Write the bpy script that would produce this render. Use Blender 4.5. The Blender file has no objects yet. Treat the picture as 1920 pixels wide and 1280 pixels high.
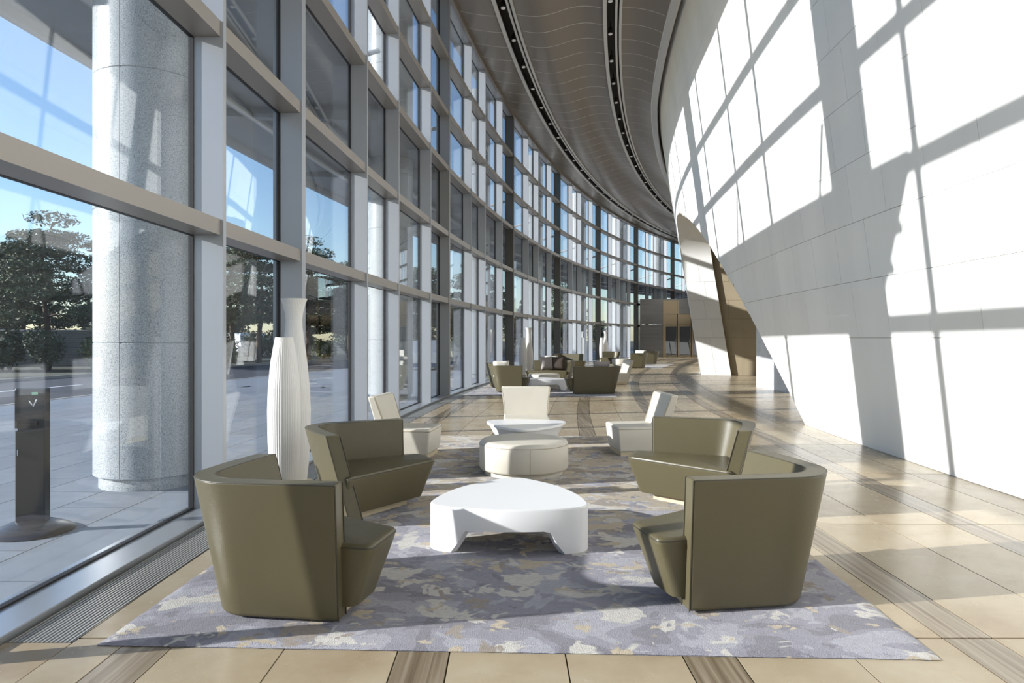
import bpy, bmesh, math, random
from mathutils import Vector, Matrix
import numpy as np
random.seed(7); np.random.seed(7)
PI = math.pi
SC = bpy.context.scene
COL = SC.collection

# ------------------------------------------------------------ camera, sky, sun, exposure
cam_d = bpy.data.cameras.new('camera'); cam = bpy.data.objects.new('camera', cam_d); COL.objects.link(cam)
cam.location = (0, 0, 1.5); cam.rotation_euler = (PI/2, 0, 0)
cam_d.sensor_width = 36; cam_d.lens = 24.0; cam_d.shift_y = -7/1920; cam_d.clip_end = 2000
SC.camera = cam
SUN_DIR = Vector((1, .205, -.345)).normalized()          # the way the light travels
SUN_EL = math.asin(-SUN_DIR.z)
SUN_STRENGTH, SKY_STRENGTH, EXPOSURE = 6.7, 0.17, 0.57
world = bpy.data.worlds.new('sky'); SC.world = world; world.use_nodes = True
wn = world.node_tree.nodes; wl = world.node_tree.links
bg = wn['Background']; bg.inputs['Strength'].default_value = SKY_STRENGTH
sky = wn.new('ShaderNodeTexSky'); sky.sky_type = 'NISHITA'; sky.sun_disc = False
sky.sun_elevation = SUN_EL; sky.sun_rotation = math.atan2(-SUN_DIR.x, -SUN_DIR.y)
sky.air_density = 1.0; sky.dust_density = 0.35; sky.ozone_density = 3.0
wl.new(sky.outputs[0], bg.inputs['Color'])
sun_d = bpy.data.lights.new('sun', 'SUN'); sun_d.energy = SUN_STRENGTH; sun_d.angle = math.radians(.6); sun_d.color = (1, .975, .935)
sun = bpy.data.objects.new('sun', sun_d); COL.objects.link(sun)
sun.rotation_euler = SUN_DIR.to_track_quat('-Z', 'Y').to_euler(); sun.location = (-30, -5, 30)
vs = SC.view_settings; vs.view_transform = 'Standard'; vs.look = 'None'; vs.exposure = EXPOSURE; vs.gamma = 1; vs.use_curve_mapping = False
try:
    SC.cycles.transparent_max_bounces = 24; SC.cycles.max_bounces = 10; SC.cycles.diffuse_bounces = 6; SC.cycles.glossy_bounces = 5
    SC.cycles.caustics_reflective = False; SC.cycles.caustics_refractive = False
except Exception: pass

# ------------------------------------------------------------ helpers
X0, Y0, R = -2.498, 3.411, 108.32            # the building is a ring: inner edge of the window wall is a circle of radius R
def W(s, w, h=0.0):                          # arc length along the window wall, distance into the room, height
    a = s/R
    return Vector((X0 + R - (R-w)*math.cos(a), Y0 + (R-w)*math.sin(a), h))
def heading(s): return -s/R                  # rotation about z that turns +y to the direction of growing s

def nth(k):
    w = ['first','second','third','fourth','fifth','sixth','seventh','eighth','ninth','tenth','eleventh','twelfth']
    return w[k] if k < 12 else '%d%s' % (k+1, {1:'st',2:'nd',3:'rd'}.get((k+1) % 10, 'th') if (k+1) % 100 not in (11,12,13) else 'th')
def tag(o, label=None, cat=None, group=None, kind=None):
    if label: o['label'] = label
    if cat: o['category'] = cat
    if group: o['group'] = group
    if kind: o['kind'] = kind
    return o
def link(name, data, parent=None, loc=None, rz=None):
    o = bpy.data.objects.new(name, data); COL.objects.link(o)
    if parent is not None: o.parent = parent
    if loc is not None: o.location = loc
    if rz is not None: o.rotation_euler = (0, 0, rz)
    return o
def empty(name, loc=(0,0,0), rz=0.0):
    o = link(name, None, None, loc, rz); o.empty_display_size = .2; return o

class MB:
    """collects geometry; mesh() makes mesh data, build() links it as one object"""
    def __init__(s): s.v = []; s.f = []
    def add(s, vs, fs):
        n = len(s.v); s.v += [tuple(p) for p in vs]; s.f += [tuple(i+n for i in q) for q in fs]; return s
    def box(s, a, b):
        (x0,y0,z0),(x1,y1,z1) = a,b
        v = [(x0,y0,z0),(x1,y0,z0),(x1,y1,z0),(x0,y1,z0),(x0,y0,z1),(x1,y0,z1),(x1,y1,z1),(x0,y1,z1)]
        return s.add(v, [(0,3,2,1),(4,5,6,7),(0,1,5,4),(1,2,6,5),(2,3,7,6),(3,0,4,7)])
    def hexa(s, v): return s.add(v, [(0,3,2,1),(4,5,6,7),(0,1,5,4),(1,2,6,5),(2,3,7,6),(3,0,4,7)])
    def arcbox(s, s0, s1, w0, w1, h0, h1, n=1):
        """a block that follows the ring"""
        vs_ = []; fs = []
        for i in range(n+1):
            t = s0+(s1-s0)*i/n
            vs_ += [W(t,w0,h0), W(t,w1,h0), W(t,w1,h1), W(t,w0,h1)]
        for i in range(n):
            a = 4*i; b = a+4
            for j in range(4): k = (j+1)%4; fs.append((a+j, b+j, b+k, a+k))
        fs += [(0,1,2,3), (4*n+3,4*n+2,4*n+1,4*n)]
        return s.add(vs_, fs)
    def lathe(s, prof, n=32, c=(0,0,0), pleat=0.0, cap=True):
        vs_ = []; fs = []
        for (r,z) in prof:
            for i in range(n):
                a = 2*PI*i/n; rr = r*(1-(pleat if i%2 else 0))
                vs_.append((c[0]+rr*math.cos(a), c[1]+rr*math.sin(a), c[2]+z))
        for k in range(len(prof)-1):
            for i in range(n):
                j = (i+1)%n; fs.append((k*n+i, k*n+j, (k+1)*n+j, (k+1)*n+i))
        if cap:
            fs.append(tuple(range(n-1,-1,-1))); fs.append(tuple((len(prof)-1)*n+i for i in range(n)))
        return s.add(vs_, fs)
    def tube(s, pts, r, n=6, closed=False):
        pts = [Vector(p) for p in pts]; m = len(pts); vs_ = []; fs = []
        for i,p in enumerate(pts):
            if closed: t = pts[(i+1)%m]-pts[i-1]
            else: t = pts[min(i+1,m-1)]-pts[max(i-1,0)]
            t.normalize(); up = Vector((0,0,1)) if abs(t.z) < .9 else Vector((1,0,0))
            a = t.cross(up).normalized(); b = a.cross(t)
            for k in range(n):
                q = 2*PI*k/n; vs_.append(p + a*(r*math.cos(q)) + b*(r*math.sin(q)))
        for i in range(m if closed else m-1):
            for k in range(n):
                l = (k+1)%n; i2 = (i+1)%m
                fs.append((i*n+k, i*n+l, i2*n+l, i2*n+k))
        if not closed:
            fs.append(tuple(range(n-1,-1,-1))); fs.append(tuple((m-1)*n+k for k in range(n)))
        return s.add(vs_, fs)
    def mesh(s, name, mat=None, smooth=None):
        me = bpy.data.meshes.new(name); me.from_pydata(s.v, [], s.f); me.update()
        bm = bmesh.new(); bm.from_mesh(me); bmesh.ops.recalc_face_normals(bm, faces=bm.faces); bm.to_mesh(me); bm.free()
        if mat: me.materials.append(mat)
        if smooth is not None:
            me.shade_smooth()
            if smooth < 180: me.set_sharp_from_angle(angle=math.radians(smooth))
        return me
    def build(s, name, mat, parent=None, loc=None, rz=None, smooth=None, bevel=0, seg=2):
        o = link(name, s.mesh(name, mat, smooth), parent, loc, rz)
        if bevel: add_bevel(o, bevel, seg)
        return o
def add_bevel(o, w, seg=2):
    m = o.modifiers.new('bevel', 'BEVEL'); m.width = w; m.segments = seg; m.limit_method = 'ANGLE'; m.angle_limit = math.radians(35); m.use_clamp_overlap = True
    m.harden_normals = False
def copy_tree(o, parent=None):
    c = o.copy(); COL.objects.link(c); c.parent = parent
    for ch in [k for k in o.children]: copy_tree(ch, c)
    return c

# ------------------------------------------------------------ materials
def new_mat(name):
    m = bpy.data.materials.new(name); m.use_nodes = True
    return m, m.node_tree.nodes, m.node_tree.links, m.node_tree.nodes['Principled BSDF']
def plain(name, col, rough=.5, metal=0, bump=0, bscale=60, var=0, vscale=3, spec=.5, coat=0, stretch=(1,1,1), objrand=0, emit=0):
    m, n, l, b = new_mat(name)
    b.inputs['Roughness'].default_value = rough; b.inputs['Metallic'].default_value = metal
    b.inputs['Specular IOR Level'].default_value = spec; b.inputs['Coat Weight'].default_value = coat
    b.inputs['Base Color'].default_value = (*col, 1)
    if emit: b.inputs['Emission Color'].default_value = (*col,1); b.inputs['Emission Strength'].default_value = emit
    if var or bump or objrand:
        g = n.new('ShaderNodeNewGeometry'); mp = n.new('ShaderNodeMapping'); mp.inputs['Scale'].default_value = stretch
        l.new(g.outputs['Position'], mp.inputs['Vector'])
    if var or objrand:
        hs = n.new('ShaderNodeHueSaturation'); hs.inputs['Color'].default_value = (*col,1)
        val = None
        if var:
            t = n.new('ShaderNodeTexNoise'); t.inputs['Scale'].default_value = vscale; t.inputs['Detail'].default_value = 5
            l.new(mp.outputs[0], t.inputs['Vector'])
            mr = n.new('ShaderNodeMapRange'); mr.inputs['From Min'].default_value = .3; mr.inputs['From Max'].default_value = .7
            mr.inputs['To Min'].default_value = 1-var; mr.inputs['To Max'].default_value = 1+var
            l.new(t.outputs['Fac'], mr.inputs['Value']); val = mr.outputs[0]
        if objrand:
            oi = n.new('ShaderNodeObjectInfo'); m2 = n.new('ShaderNodeMapRange')
            m2.inputs['To Min'].default_value = 1-objrand; m2.inputs['To Max'].default_value = 1+objrand
            l.new(oi.outputs['Random'], m2.inputs['Value'])
            if val is None: val = m2.outputs[0]
            else:
                mu = n.new('ShaderNodeMath'); mu.operation = 'MULTIPLY'; l.new(val, mu.inputs[0]); l.new(m2.outputs[0], mu.inputs[1]); val = mu.outputs[0]
        l.new(val, hs.inputs['Value']); l.new(hs.outputs[0], b.inputs['Base Color'])
    if bump:
        t2 = n.new('ShaderNodeTexNoise'); t2.inputs['Scale'].default_value = bscale; t2.inputs['Detail'].default_value = 4
        l.new(mp.outputs[0], t2.inputs['Vector'])
        bp = n.new('ShaderNodeBump'); bp.inputs['Strength'].default_value = bump; bp.inputs['Distance'].default_value = .01
        l.new(t2.outputs['Fac'], bp.inputs['Height']); l.new(bp.outputs[0], b.inputs['Normal'])
    return m
def ramp(n, stops, interp='LINEAR'):
    r = n.new('ShaderNodeValToRGB'); cr = r.color_ramp; cr.interpolation = interp
    while len(cr.elements) < len(stops): cr.elements.new(.5)
    for e,(p,c) in zip(cr.elements, stops): e.position = p; e.color = (*c,1)
    return r

M = {}
M['limestone'] = plain('limestone', (.86,.855,.83), .55, var=.035, vscale=1.3, bump=.05, bscale=40, stretch=(1,1,.25), objrand=.025, spec=.3)
M['limestone_joint'] = plain('limestone_joint', (.30,.27,.22), .8)
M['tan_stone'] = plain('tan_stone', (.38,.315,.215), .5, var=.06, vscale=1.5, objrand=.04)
M['marble'] = plain('marble', (.62,.64,.68), .12, var=.12, vscale=2.5)
M['aluminium'] = plain('aluminium', (.37,.388,.42), .34, metal=.2, var=.02, vscale=2)
M['transom_metal'] = plain('transom_metal', (.30,.275,.25), .38, metal=.25)
M['sill_metal'] = plain('sill_metal', (.50,.52,.55), .32, metal=.7)
M['black_rubber'] = plain('black_rubber', (.012,.012,.014), .6)
M['grille'] = plain('grille', (.40,.40,.39), .35, metal=.3)
M['dark_void'] = plain('dark_void', (.02,.02,.02), .9)
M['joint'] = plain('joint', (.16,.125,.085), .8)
M['olive'] = plain('olive_leather', (.098,.084,.046), .38, bump=.12, bscale=160, var=.03, vscale=4, spec=.45)
M['olive_pipe'] = plain('olive_piping', (.05,.043,.026), .45)
M['cream'] = plain('cream_leather', (.57,.535,.46), .42, bump=.08, bscale=150, var=.025, vscale=4)
M['cream_pipe'] = plain('cream_piping', (.36,.30,.20), .5)
M['white_lacquer'] = plain('white_lacquer', (.80,.80,.81), .28)
M['lamp_white'] = plain('lamp_shade_white', (.70,.69,.67), .55)
M['base_wood'] = plain('pale_base', (.52,.44,.30), .5)
M['steel'] = plain('brushed_steel', (.105,.10,.095), .25, metal=1, var=.10, vscale=1.2, stretch=(.3,.3,4))
M['bronze'] = plain('bronze_frame', (.20,.155,.10), .25, metal=1)
M['stainless'] = plain('stainless', (.70,.68,.65), .25, metal=.5)
M['ceiling_metal'] = plain('ceiling_metal', (.225,.19,.155), .30, metal=.3, var=.02, vscale=30)
M['ceiling_joint'] = plain('ceiling_joint', (.52,.50,.46), .5)
M['track_dark'] = plain('track_dark', (.035,.032,.03), .6)
M['track_rail'] = plain('track_rail', (.62,.60,.57), .4, metal=.3)
M['lamp_glass'] = plain('downlight_lens', (.85,.84,.80), .3)
M['roof'] = plain('roof_grey', (.45,.45,.45), .8)
M['canopy'] = plain('canopy_grey', (.36,.38,.40), .5, var=.05)
M['canopy_steel'] = plain('canopy_steel', (.55,.56,.57), .35, metal=.4)
M['paving'] = plain('paving_granite', (.23,.255,.29), .65, var=.07, vscale=5, objrand=.07)
M['asphalt'] = plain('asphalt', (.05,.056,.07), .85, var=.12, vscale=1.5)
M['road_paint'] = plain('road_paint', (.75,.76,.78), .7)
M['kerb'] = plain('kerb_stone', (.36,.35,.33), .8)
M['grass'] = plain('grass', (.20,.24,.075), .95, var=.3, vscale=2, bump=.5, bscale=40)
M['verge'] = plain('verge_ground', (.085,.09,.06), .95, var=.3, vscale=.6)
M['bark'] = plain('bark', (.10,.072,.05), .9, var=.2, vscale=8)
M['fence'] = plain('fence_metal', (.36,.38,.40), .5, metal=.2)
M['kiosk'] = plain('kiosk_dark', (.05,.047,.048), .3, metal=.3)
M['kiosk_black'] = plain('kiosk_black', (.015,.015,.017), .25)
M['chrome'] = plain('chrome', (.8,.8,.8), .1, metal=1)
M['green_label'] = plain('green_label', (.25,.50,.32), .5)
M['white_paint'] = plain('white_paint', (.8,.8,.8), .25, coat=.5)
M['dark_paint'] = plain('dark_paint', (.03,.04,.06), .2, coat=.7)
M['silver_paint'] = plain('silver_paint', (.45,.47,.5), .3, metal=.5)
M['car_glass'] = plain('car_glass', (.02,.025,.03), .06)
M['tyre'] = plain('tyre', (.02,.02,.02), .8)
M['cushion_grey'] = plain('cushion_grey', (.34,.30,.29), .9, bump=.3, bscale=250)
M['cushion_brown'] = plain('cushion_brown', (.075,.055,.045), .9, bump=.3, bscale=250)
M['cushion_white'] = plain('cushion_white', (.74,.71,.64), .9, bump=.2, bscale=250)
M['shade_brown'] = plain('shade_brown', (.12,.075,.05), .6)

def granite():
    m,n,l,b = new_mat('granite')
    g = n.new('ShaderNodeNewGeometry')
    t = n.new('ShaderNodeTexNoise'); t.inputs['Scale'].default_value = 110; t.inputs['Detail'].default_value = 3; t.inputs['Roughness'].default_value = .7
    l.new(g.outputs['Position'], t.inputs['Vector'])
    r = ramp(n, [(.34,(.14,.15,.16)),(.44,(.36,.385,.395)),(.56,(.50,.525,.53)),(.70,(.62,.635,.635))])
    l.new(t.outputs['Fac'], r.inputs[0]); l.new(r.outputs[0], b.inputs['Base Color']); b.inputs['Roughness'].default_value = .22
    return m
M['granite'] = granite()

def travertine():
    m,n,l,b = new_mat('travertine')
    g = n.new('ShaderNodeNewGeometry'); oi = n.new('ShaderNodeObjectInfo')
    ad = n.new('ShaderNodeVectorMath'); ad.operation = 'MULTIPLY_ADD'; ad.inputs[1].default_value = (1,1,1)
    sc = n.new('ShaderNodeVectorMath'); sc.operation = 'SCALE'; sc.inputs[0].default_value = (13,7,5)
    l.new(oi.outputs['Random'], sc.inputs['Scale']); l.new(g.outputs['Position'], ad.inputs[0]); l.new(sc.outputs[0], ad.inputs[2])
    t = n.new('ShaderNodeTexNoise'); t.inputs['Scale'].default_value = 1.6; t.inputs['Detail'].default_value = 7; t.inputs['Roughness'].default_value = .62
    l.new(ad.outputs[0], t.inputs['Vector'])
    r = ramp(n, [(.28,(.29,.22,.14)),(.46,(.355,.288,.195)),(.58,(.385,.32,.222)),(.75,(.43,.368,.27))])
    l.new(t.outputs['Fac'], r.inputs[0])
    hs = n.new('ShaderNodeHueSaturation'); mr = n.new('ShaderNodeMapRange'); mr.inputs['To Min'].default_value = .86; mr.inputs['To Max'].default_value = 1.08
    l.new(oi.outputs['Random'], mr.inputs['Value']); l.new(mr.outputs[0], hs.inputs['Value']); l.new(r.outputs[0], hs.inputs['Color'])
    l.new(hs.outputs[0], b.inputs['Base Color'])
    t2 = n.new('ShaderNodeTexNoise'); t2.inputs['Scale'].default_value = 9; t2.inputs['Detail'].default_value = 4; l.new(ad.outputs[0], t2.inputs['Vector'])
    mr2 = n.new('ShaderNodeMapRange'); mr2.inputs['To Min'].default_value = .16; mr2.inputs['To Max'].default_value = .34
    b.inputs['Specular IOR Level'].default_value = .13
    l.new(t2.outputs['Fac'], mr2.inputs['Value']); l.new(mr2.outputs[0], b.inputs['Roughness'])
    return m
M['travertine'] = travertine()
def woodstone():
    m,n,l,b = new_mat('veined_brown_stone')
    g = n.new('ShaderNodeNewGeometry'); oi = n.new('ShaderNodeObjectInfo')
    mp = n.new('ShaderNodeMapping'); mp.inputs['Scale'].default_value = (26,.55,1); mp.inputs['Rotation'].default_value = (0,0,.05)
    l.new(g.outputs['Position'], mp.inputs['Vector'])
    t = n.new('ShaderNodeTexNoise'); t.inputs['Scale'].default_value = 1; t.inputs['Detail'].default_value = 6; t.inputs['Distortion'].default_value = .6
    l.new(mp.outputs[0], t.inputs['Vector'])
    r = ramp(n, [(.3,(.125,.092,.058)),(.48,(.21,.165,.11)),(.6,(.28,.23,.165)),(.75,(.36,.31,.235))])
    l.new(t.outputs['Fac'], r.inputs[0])
    hs = n.new('ShaderNodeHueSaturation'); mr = n.new('ShaderNodeMapRange'); mr.inputs['To Min'].default_value = .85; mr.inputs['To Max'].default_value = 1.1
    l.new(oi.outputs['Random'], mr.inputs['Value']); l.new(mr.outputs[0], hs.inputs['Value']); l.new(r.outputs[0], hs.inputs['Color'])
    l.new(hs.outputs[0], b.inputs['Base Color']); b.inputs['Roughness'].default_value = .24; b.inputs['Specular IOR Level'].default_value = .25
    return m
M['woodstone'] = woodstone()

def rug_mat(name, yshift=0.0):
    """camouflage-like pile: lavender grey, cream and sandy patches; object space, metres"""
    m,n,l,b = new_mat(name)
    tc = n.new('ShaderNodeTexCoord'); mp = n.new('ShaderNodeMapping'); mp.inputs['Location'].default_value = (3.1,yshift,0)
    mp.inputs['Scale'].default_value = (1,1.25,1); l.new(tc.outputs['Object'], mp.inputs['Vector'])
    def noise(scale, detail, dist, off):
        a = n.new('ShaderNodeVectorMath'); a.operation = 'ADD'; a.inputs[1].default_value = off; l.new(mp.outputs[0], a.inputs[0])
        t = n.new('ShaderNodeTexNoise'); t.inputs['Scale'].default_value = scale; t.inputs['Detail'].default_value = detail; t.inputs['Distortion'].default_value = dist
        t.inputs['Roughness'].default_value = .64
        l.new(a.outputs[0], t.inputs['Vector']); return t.outputs['Fac']
    n1 = noise(2.3, 3.2, .5, (0,0,0)); n2 = noise(2.9, 3.0, .6, (17,5,2)); n3 = noise(.55, 1, 0, (31,9,4)); n4 = noise(4.5, 3, .4, (5,41,3))
    base = ramp(n, [(.0,(.15,.142,.172)),(.43,(.215,.208,.250)),(.53,(.30,.293,.335))], 'CONSTANT'); l.new(n1, base.inputs[0])
    # cream patches
    def step(val, lo, soft=.012):
        q = n.new('ShaderNodeMapRange'); q.inputs['From Min'].default_value = lo-soft; q.inputs['From Max'].default_value = lo+soft; l.new(val, q.inputs['Value']); return q.outputs[0]
    sepx = n.new('ShaderNodeSeparateXYZ'); l.new(tc.outputs['Object'], sepx.inputs[0])
    far = n.new('ShaderNodeMapRange'); far.inputs['From Min'].default_value = -2.2; far.inputs['From Max'].default_value = -.2; l.new(sepx.outputs['Y'], far.inputs['Value'])
    w1 = n.new('ShaderNodeMath'); w1.operation = 'MULTIPLY_ADD'; w1.inputs[1].default_value = .07; l.new(far.outputs[0], w1.inputs[0]); l.new(n2, w1.inputs[2])
    mixa = n.new('ShaderNodeMix'); mixa.data_type = 'RGBA'; l.new(step(w1.outputs[0], .57), mixa.inputs['Factor']); l.new(base.outputs[0], mixa.inputs['A']); mixa.inputs['B'].default_value = (.47,.445,.41,1)
    # sandy / taupe patches, mostly towards the middle and far part of the rug
    w2 = n.new('ShaderNodeMath'); w2.operation = 'MULTIPLY_ADD'; w2.inputs[1].default_value = .14; l.new(far.outputs[0], w2.inputs[0]); l.new(n4, w2.inputs[2])
    mixb = n.new('ShaderNodeMix'); mixb.data_type = 'RGBA'; l.new(step(w2.outputs[0], .63), mixb.inputs['Factor']); l.new(mixa.outputs['Result'], mixb.inputs['A']); mixb.inputs['B'].default_value = (.40,.33,.235,1)
    w3 = n.new('ShaderNodeMath'); w3.operation = 'MULTIPLY_ADD'; w3.inputs[1].default_value = .09; l.new(far.outputs[0], w3.inputs[0]); l.new(noise(3.4,3,.5,(71,13,8)), w3.inputs[2])
    mixc = n.new('ShaderNodeMix'); mixc.data_type = 'RGBA'; l.new(step(w3.outputs[0], .645), mixc.inputs['Factor']); l.new(mixb.outputs['Result'], mixc.inputs['A']); mixc.inputs['B'].default_value = (.24,.20,.165,1)
    hs = n.new('ShaderNodeHueSaturation'); mr = n.new('ShaderNodeMapRange'); mr.inputs['From Min'].default_value = .3; mr.inputs['From Max'].default_value = .7
    mr.inputs['To Min'].default_value = .88; mr.inputs['To Max'].default_value = 1.12
    fine = noise(34, 3, .2, (1,2,3)); l.new(fine, mr.inputs['Value']); l.new(mr.outputs[0], hs.inputs['Value']); l.new(mixc.outputs['Result'], hs.inputs['Color'])
    l.new(hs.outputs[0], b.inputs['Base Color']); b.inputs['Roughness'].default_value = .95; b.inputs['Specular IOR Level'].default_value = .15
    b.inputs['Sheen Weight'].default_value = .25
    bp = n.new('ShaderNodeBump'); bp.inputs['Strength'].default_value = .7; bp.inputs['Distance'].default_value = .012
    l.new(noise(150, 2, 0, (2,8,1)), bp.inputs['Height']); l.new(bp.outputs[0], b.inputs['Normal'])
    return m
M['rug'] = rug_mat('rug_pile')
M['rug_b'] = rug_mat('rug_pile_b', 11.3)

def glass():
    m,n,l,b = new_mat('window_glass'); n.remove(b)
    out = n['Material Output']
    lw = n.new('ShaderNodeLayerWeight'); lw.inputs['Blend'].default_value = .5
    pw = n.new('ShaderNodeMath'); pw.operation = 'POWER'; pw.inputs[1].default_value = 5; l.new(lw.outputs['Facing'], pw.inputs[0])
    ma = n.new('ShaderNodeMath'); ma.operation = 'MULTIPLY_ADD'; ma.inputs[1].default_value = .94; ma.inputs[2].default_value = .045; l.new(pw.outputs[0], ma.inputs[0])
    tr = n.new('ShaderNodeBsdfTransparent'); tr.inputs['Color'].default_value = (.93,.945,.958,1)
    gl = n.new('ShaderNodeBsdfGlossy'); gl.inputs['Roughness'].default_value = 0; gl.inputs['Color'].default_value = (.95,.97,1,1)
    mx = n.new('ShaderNodeMixShader'); l.new(ma.outputs[0], mx.inputs[0]); l.new(tr.outputs[0], mx.inputs[1]); l.new(gl.outputs[0], mx.inputs[2])
    l.new(mx.outputs[0], out.inputs['Surface']); return m
M['glass'] = glass()

def leaf_mat(name, c):
    m,n,l,b = new_mat(name)
    oi = n.new('ShaderNodeNewGeometry'); hs = n.new('ShaderNodeHueSaturation'); mr = n.new('ShaderNodeMapRange')
    mr.inputs['To Min'].default_value = .6; mr.inputs['To Max'].default_value = 1.45
    l.new(oi.outputs['Random Per Island'], mr.inputs['Value']); l.new(mr.outputs[0], hs.inputs['Value']); hs.inputs['Color'].default_value = (*c,1)
    l.new(hs.outputs[0], b.inputs['Base Color']); b.inputs['Roughness'].default_value = .6
    b.inputs['Subsurface Weight'].default_value = 0
    return m
M['pine'] = leaf_mat('pine_needles', (.05,.075,.034)); M['leaf'] = leaf_mat('shrub_leaves', (.10,.135,.045)); M['leaf_dark'] = leaf_mat('dark_leaves', (.045,.07,.035))

# ------------------------------------------------------------ the setting: ground outside
S_MIN, S_MAX = -17.0, 78.0
gm = MB(); gm.add([(-260,-120,-.10),(260,-120,-.10),(260,320,-.10),(-260,320,-.10)], [(0,1,2,3)])
ground = gm.build('ground', M['verge']); tag(ground, kind='structure')
pv = MB().arcbox(-40, 110, -9.6, -.3, -.09, -.03, 60)
pavement = pv.build('pavement', M['paving']); tag(pavement, kind='structure')
road = MB().arcbox(-40, 110, -17.0, -9.6, -.09, -.06, 60).build('road', M['asphalt']); tag(road, kind='structure')
for w in (-9.6, -17.0):
    tag(MB().arcbox(-40, 110, w-.15, w, -.09, .05 if w < -10 else -.02, 60).build('kerb', M['kerb'], road), None)
for k in range(-4, 14):
    MB().arcbox(k*7.0, k*7.0+3.2, -13.4, -13.25, -.06, -.055, 2).build('lane_mark', M['road_paint'], road)
slab_i = 0
for a in range(15):                      # paving slabs near the window, each its own piece
    for b in range(13):
        s0 = -1.6 + a*1.2; w1 = -.32 - b*.62; off = .6 if b % 2 else 0
        MB().arcbox(s0+off+.008, s0+off+1.192, w1-.61, w1, -.03, -.004).build('paving_slab', M['paving'], pavement)

# ------------------------------------------------------------ floor: stone tiles and veined strips that follow the ring
floor = MB().arcbox(S_MIN, S_MAX, -.3, 14, -.05, -.012, 80).build('floor', M['joint']); tag(floor, kind='structure')
strips = [.60, 1.95, 3.30, 4.65, 6.00]
bands = []                                # (w0, w1, kind)
bands.append((.335, .60, 't'))
for i, w in enumerate(strips):
    bands.append((w, w+.25, 's'))
    nx = strips[i+1] if i+1 < len(strips) else 7.35
    mid = (w+.25+nx)/2
    bands += [(w+.25, mid, 't'), (mid, nx, 't')]
G = .0035
def tile_rows(s_from, s_to):
    for bi, (w0, w1, kd) in enumerate(bands):
        L = 2.2; off = 0 if kd == 's' else (.55 if bi % 3 == 1 else -.55)*0
        k = math.floor((s_from-off)/L)
        while k*L+off < s_to:
            yield w0, w1, kd, k*L+off, k*L+off+L
            k += 1
far_t, far_s = MB(), MB()
for w0, w1, kd, s0, s1 in tile_rows(S_MIN+.5, S_MAX-3):
    near = -.2 <= s0 < 24
    if near:
        MB().arcbox(s0+G*1.6, s1-G*1.6, w0+G, w1-G, -.012, 0, 2).build('floor_tile' if kd == 't' else 'floor_strip', M['travertine' if kd == 't' else 'woodstone'], floor)
    else:
        (far_t if kd == 't' else far_s).arcbox(s0+G*3, s1-G*3, w0+G, w1-G, -.012, 0, 2)
tag(far_t.build('floor_tile', M['travertine'], floor), kind='stuff'); tag(far_s.build('floor_strip', M['woodstone'], floor), kind='stuff')
MB().arcbox(S_MIN, S_MAX, 7.35, 13.5, -.012, 0, 60).build('floor_slab', M['travertine'], floor)
# floor grille beside the sill
gfr = MB()
for k in range(14):
    w = .018 + k*.0225
    gfr.arcbox(-.05, 70, w, w+.010, -.012, .002, 45)
tag(gfr.build('floor_grille', M['grille'], floor), kind='stuff')
MB().arcbox(-.05, 70, .005, .335, -.012, -.0105, 50).build('grille_bed', M['dark_void'], floor)
MB().arcbox(S_MIN, -.055, .003, .332, -.012, 0, 8).build('floor_tile', M['travertine'], floor)
MB().arcbox(-.05, 70, .327, .334, -.012, .001, 50).build('grille_edge', M['bronze'], floor)

# ------------------------------------------------------------ window wall
wall_left = MB().arcbox(S_MIN, S_MAX, -.36, -.003, -.05, .035, 90).build('wall_left', M['sill_metal'], bevel=.004); tag(wall_left, kind='structure')
FA, FP, FS0 = 2.05, 4.794, 2.496
def fin_s(i): return FS0 + (i//2)*FP + (i % 2)*FA
FIN = range(-8, 31)
LEV = [2.45, 4.15, 5.82, 7.22, 8.68]
TOP = 10.25
def box_mesh(name, a, b, mat): return MB().box(a, b).mesh(name, mat)
# local frame of a fin or bay: x = into the room, y = along the wall
fin_thin = box_mesh('mullion', (-.30,-.055,.03), (-.004,0,TOP), M['aluminium'])
fin_thick = box_mesh('mullion', (-.34,-.12,.03), (-.004,0,TOP), M['aluminium'])
M['fin_dark'] = plain('dark_structural_mullion', (.10,.093,.085), .4, metal=.3); M['fin_mid'] = plain('warm_structural_mullion', (.27,.265,.26), .4, metal=.3)
fin_dark = box_mesh('mullion', (-.34,-.14,.03), (-.004,0,TOP), M['fin_dark']); fin_mid = box_mesh('mullion', (-.34,-.12,.03), (-.004,0,TOP), M['fin_mid'])
for i in FIN:
    if i % 4 == 1 and i >= 5:
        s = fin_s(i); link('mullion', fin_mid if i == 5 else fin_dark, wall_left, W(s, 0), heading(s)); continue
    s = fin_s(i); o = link('mullion', fin_thick if i % 4 == 1 else fin_thin, wall_left, W(s, 0), heading(s))
pane_cache = {}
def pane_meshes(width, r):
    key = (round(width,3), r)
    if key not in pane_cache:
        lo = .035 if r == 0 else LEV[r-1]+.06; hi = (LEV[r]-.06) if r < 5 else TOP-.03
        hw = width/2
        p = MB().box((-.008,-hw,lo), (.008,hw,hi)).mesh('glass_pane', M['glass'])
        g = MB(); t = .012
        for a,b in (((-hw,lo),(-hw+t,hi)),((hw-t,lo),(hw,hi)),((-hw+t,lo),(hw-t,lo+t)),((-hw+t,hi-t),(hw-t,hi))):
            g.box((-.02,a[0],a[1]), (.022,b[0],b[1]))
        pane_cache[key] = (p, g.mesh('gasket', M['black_rubber']), lo, hi)
    return pane_cache[key]
tr_cache = {}
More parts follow.
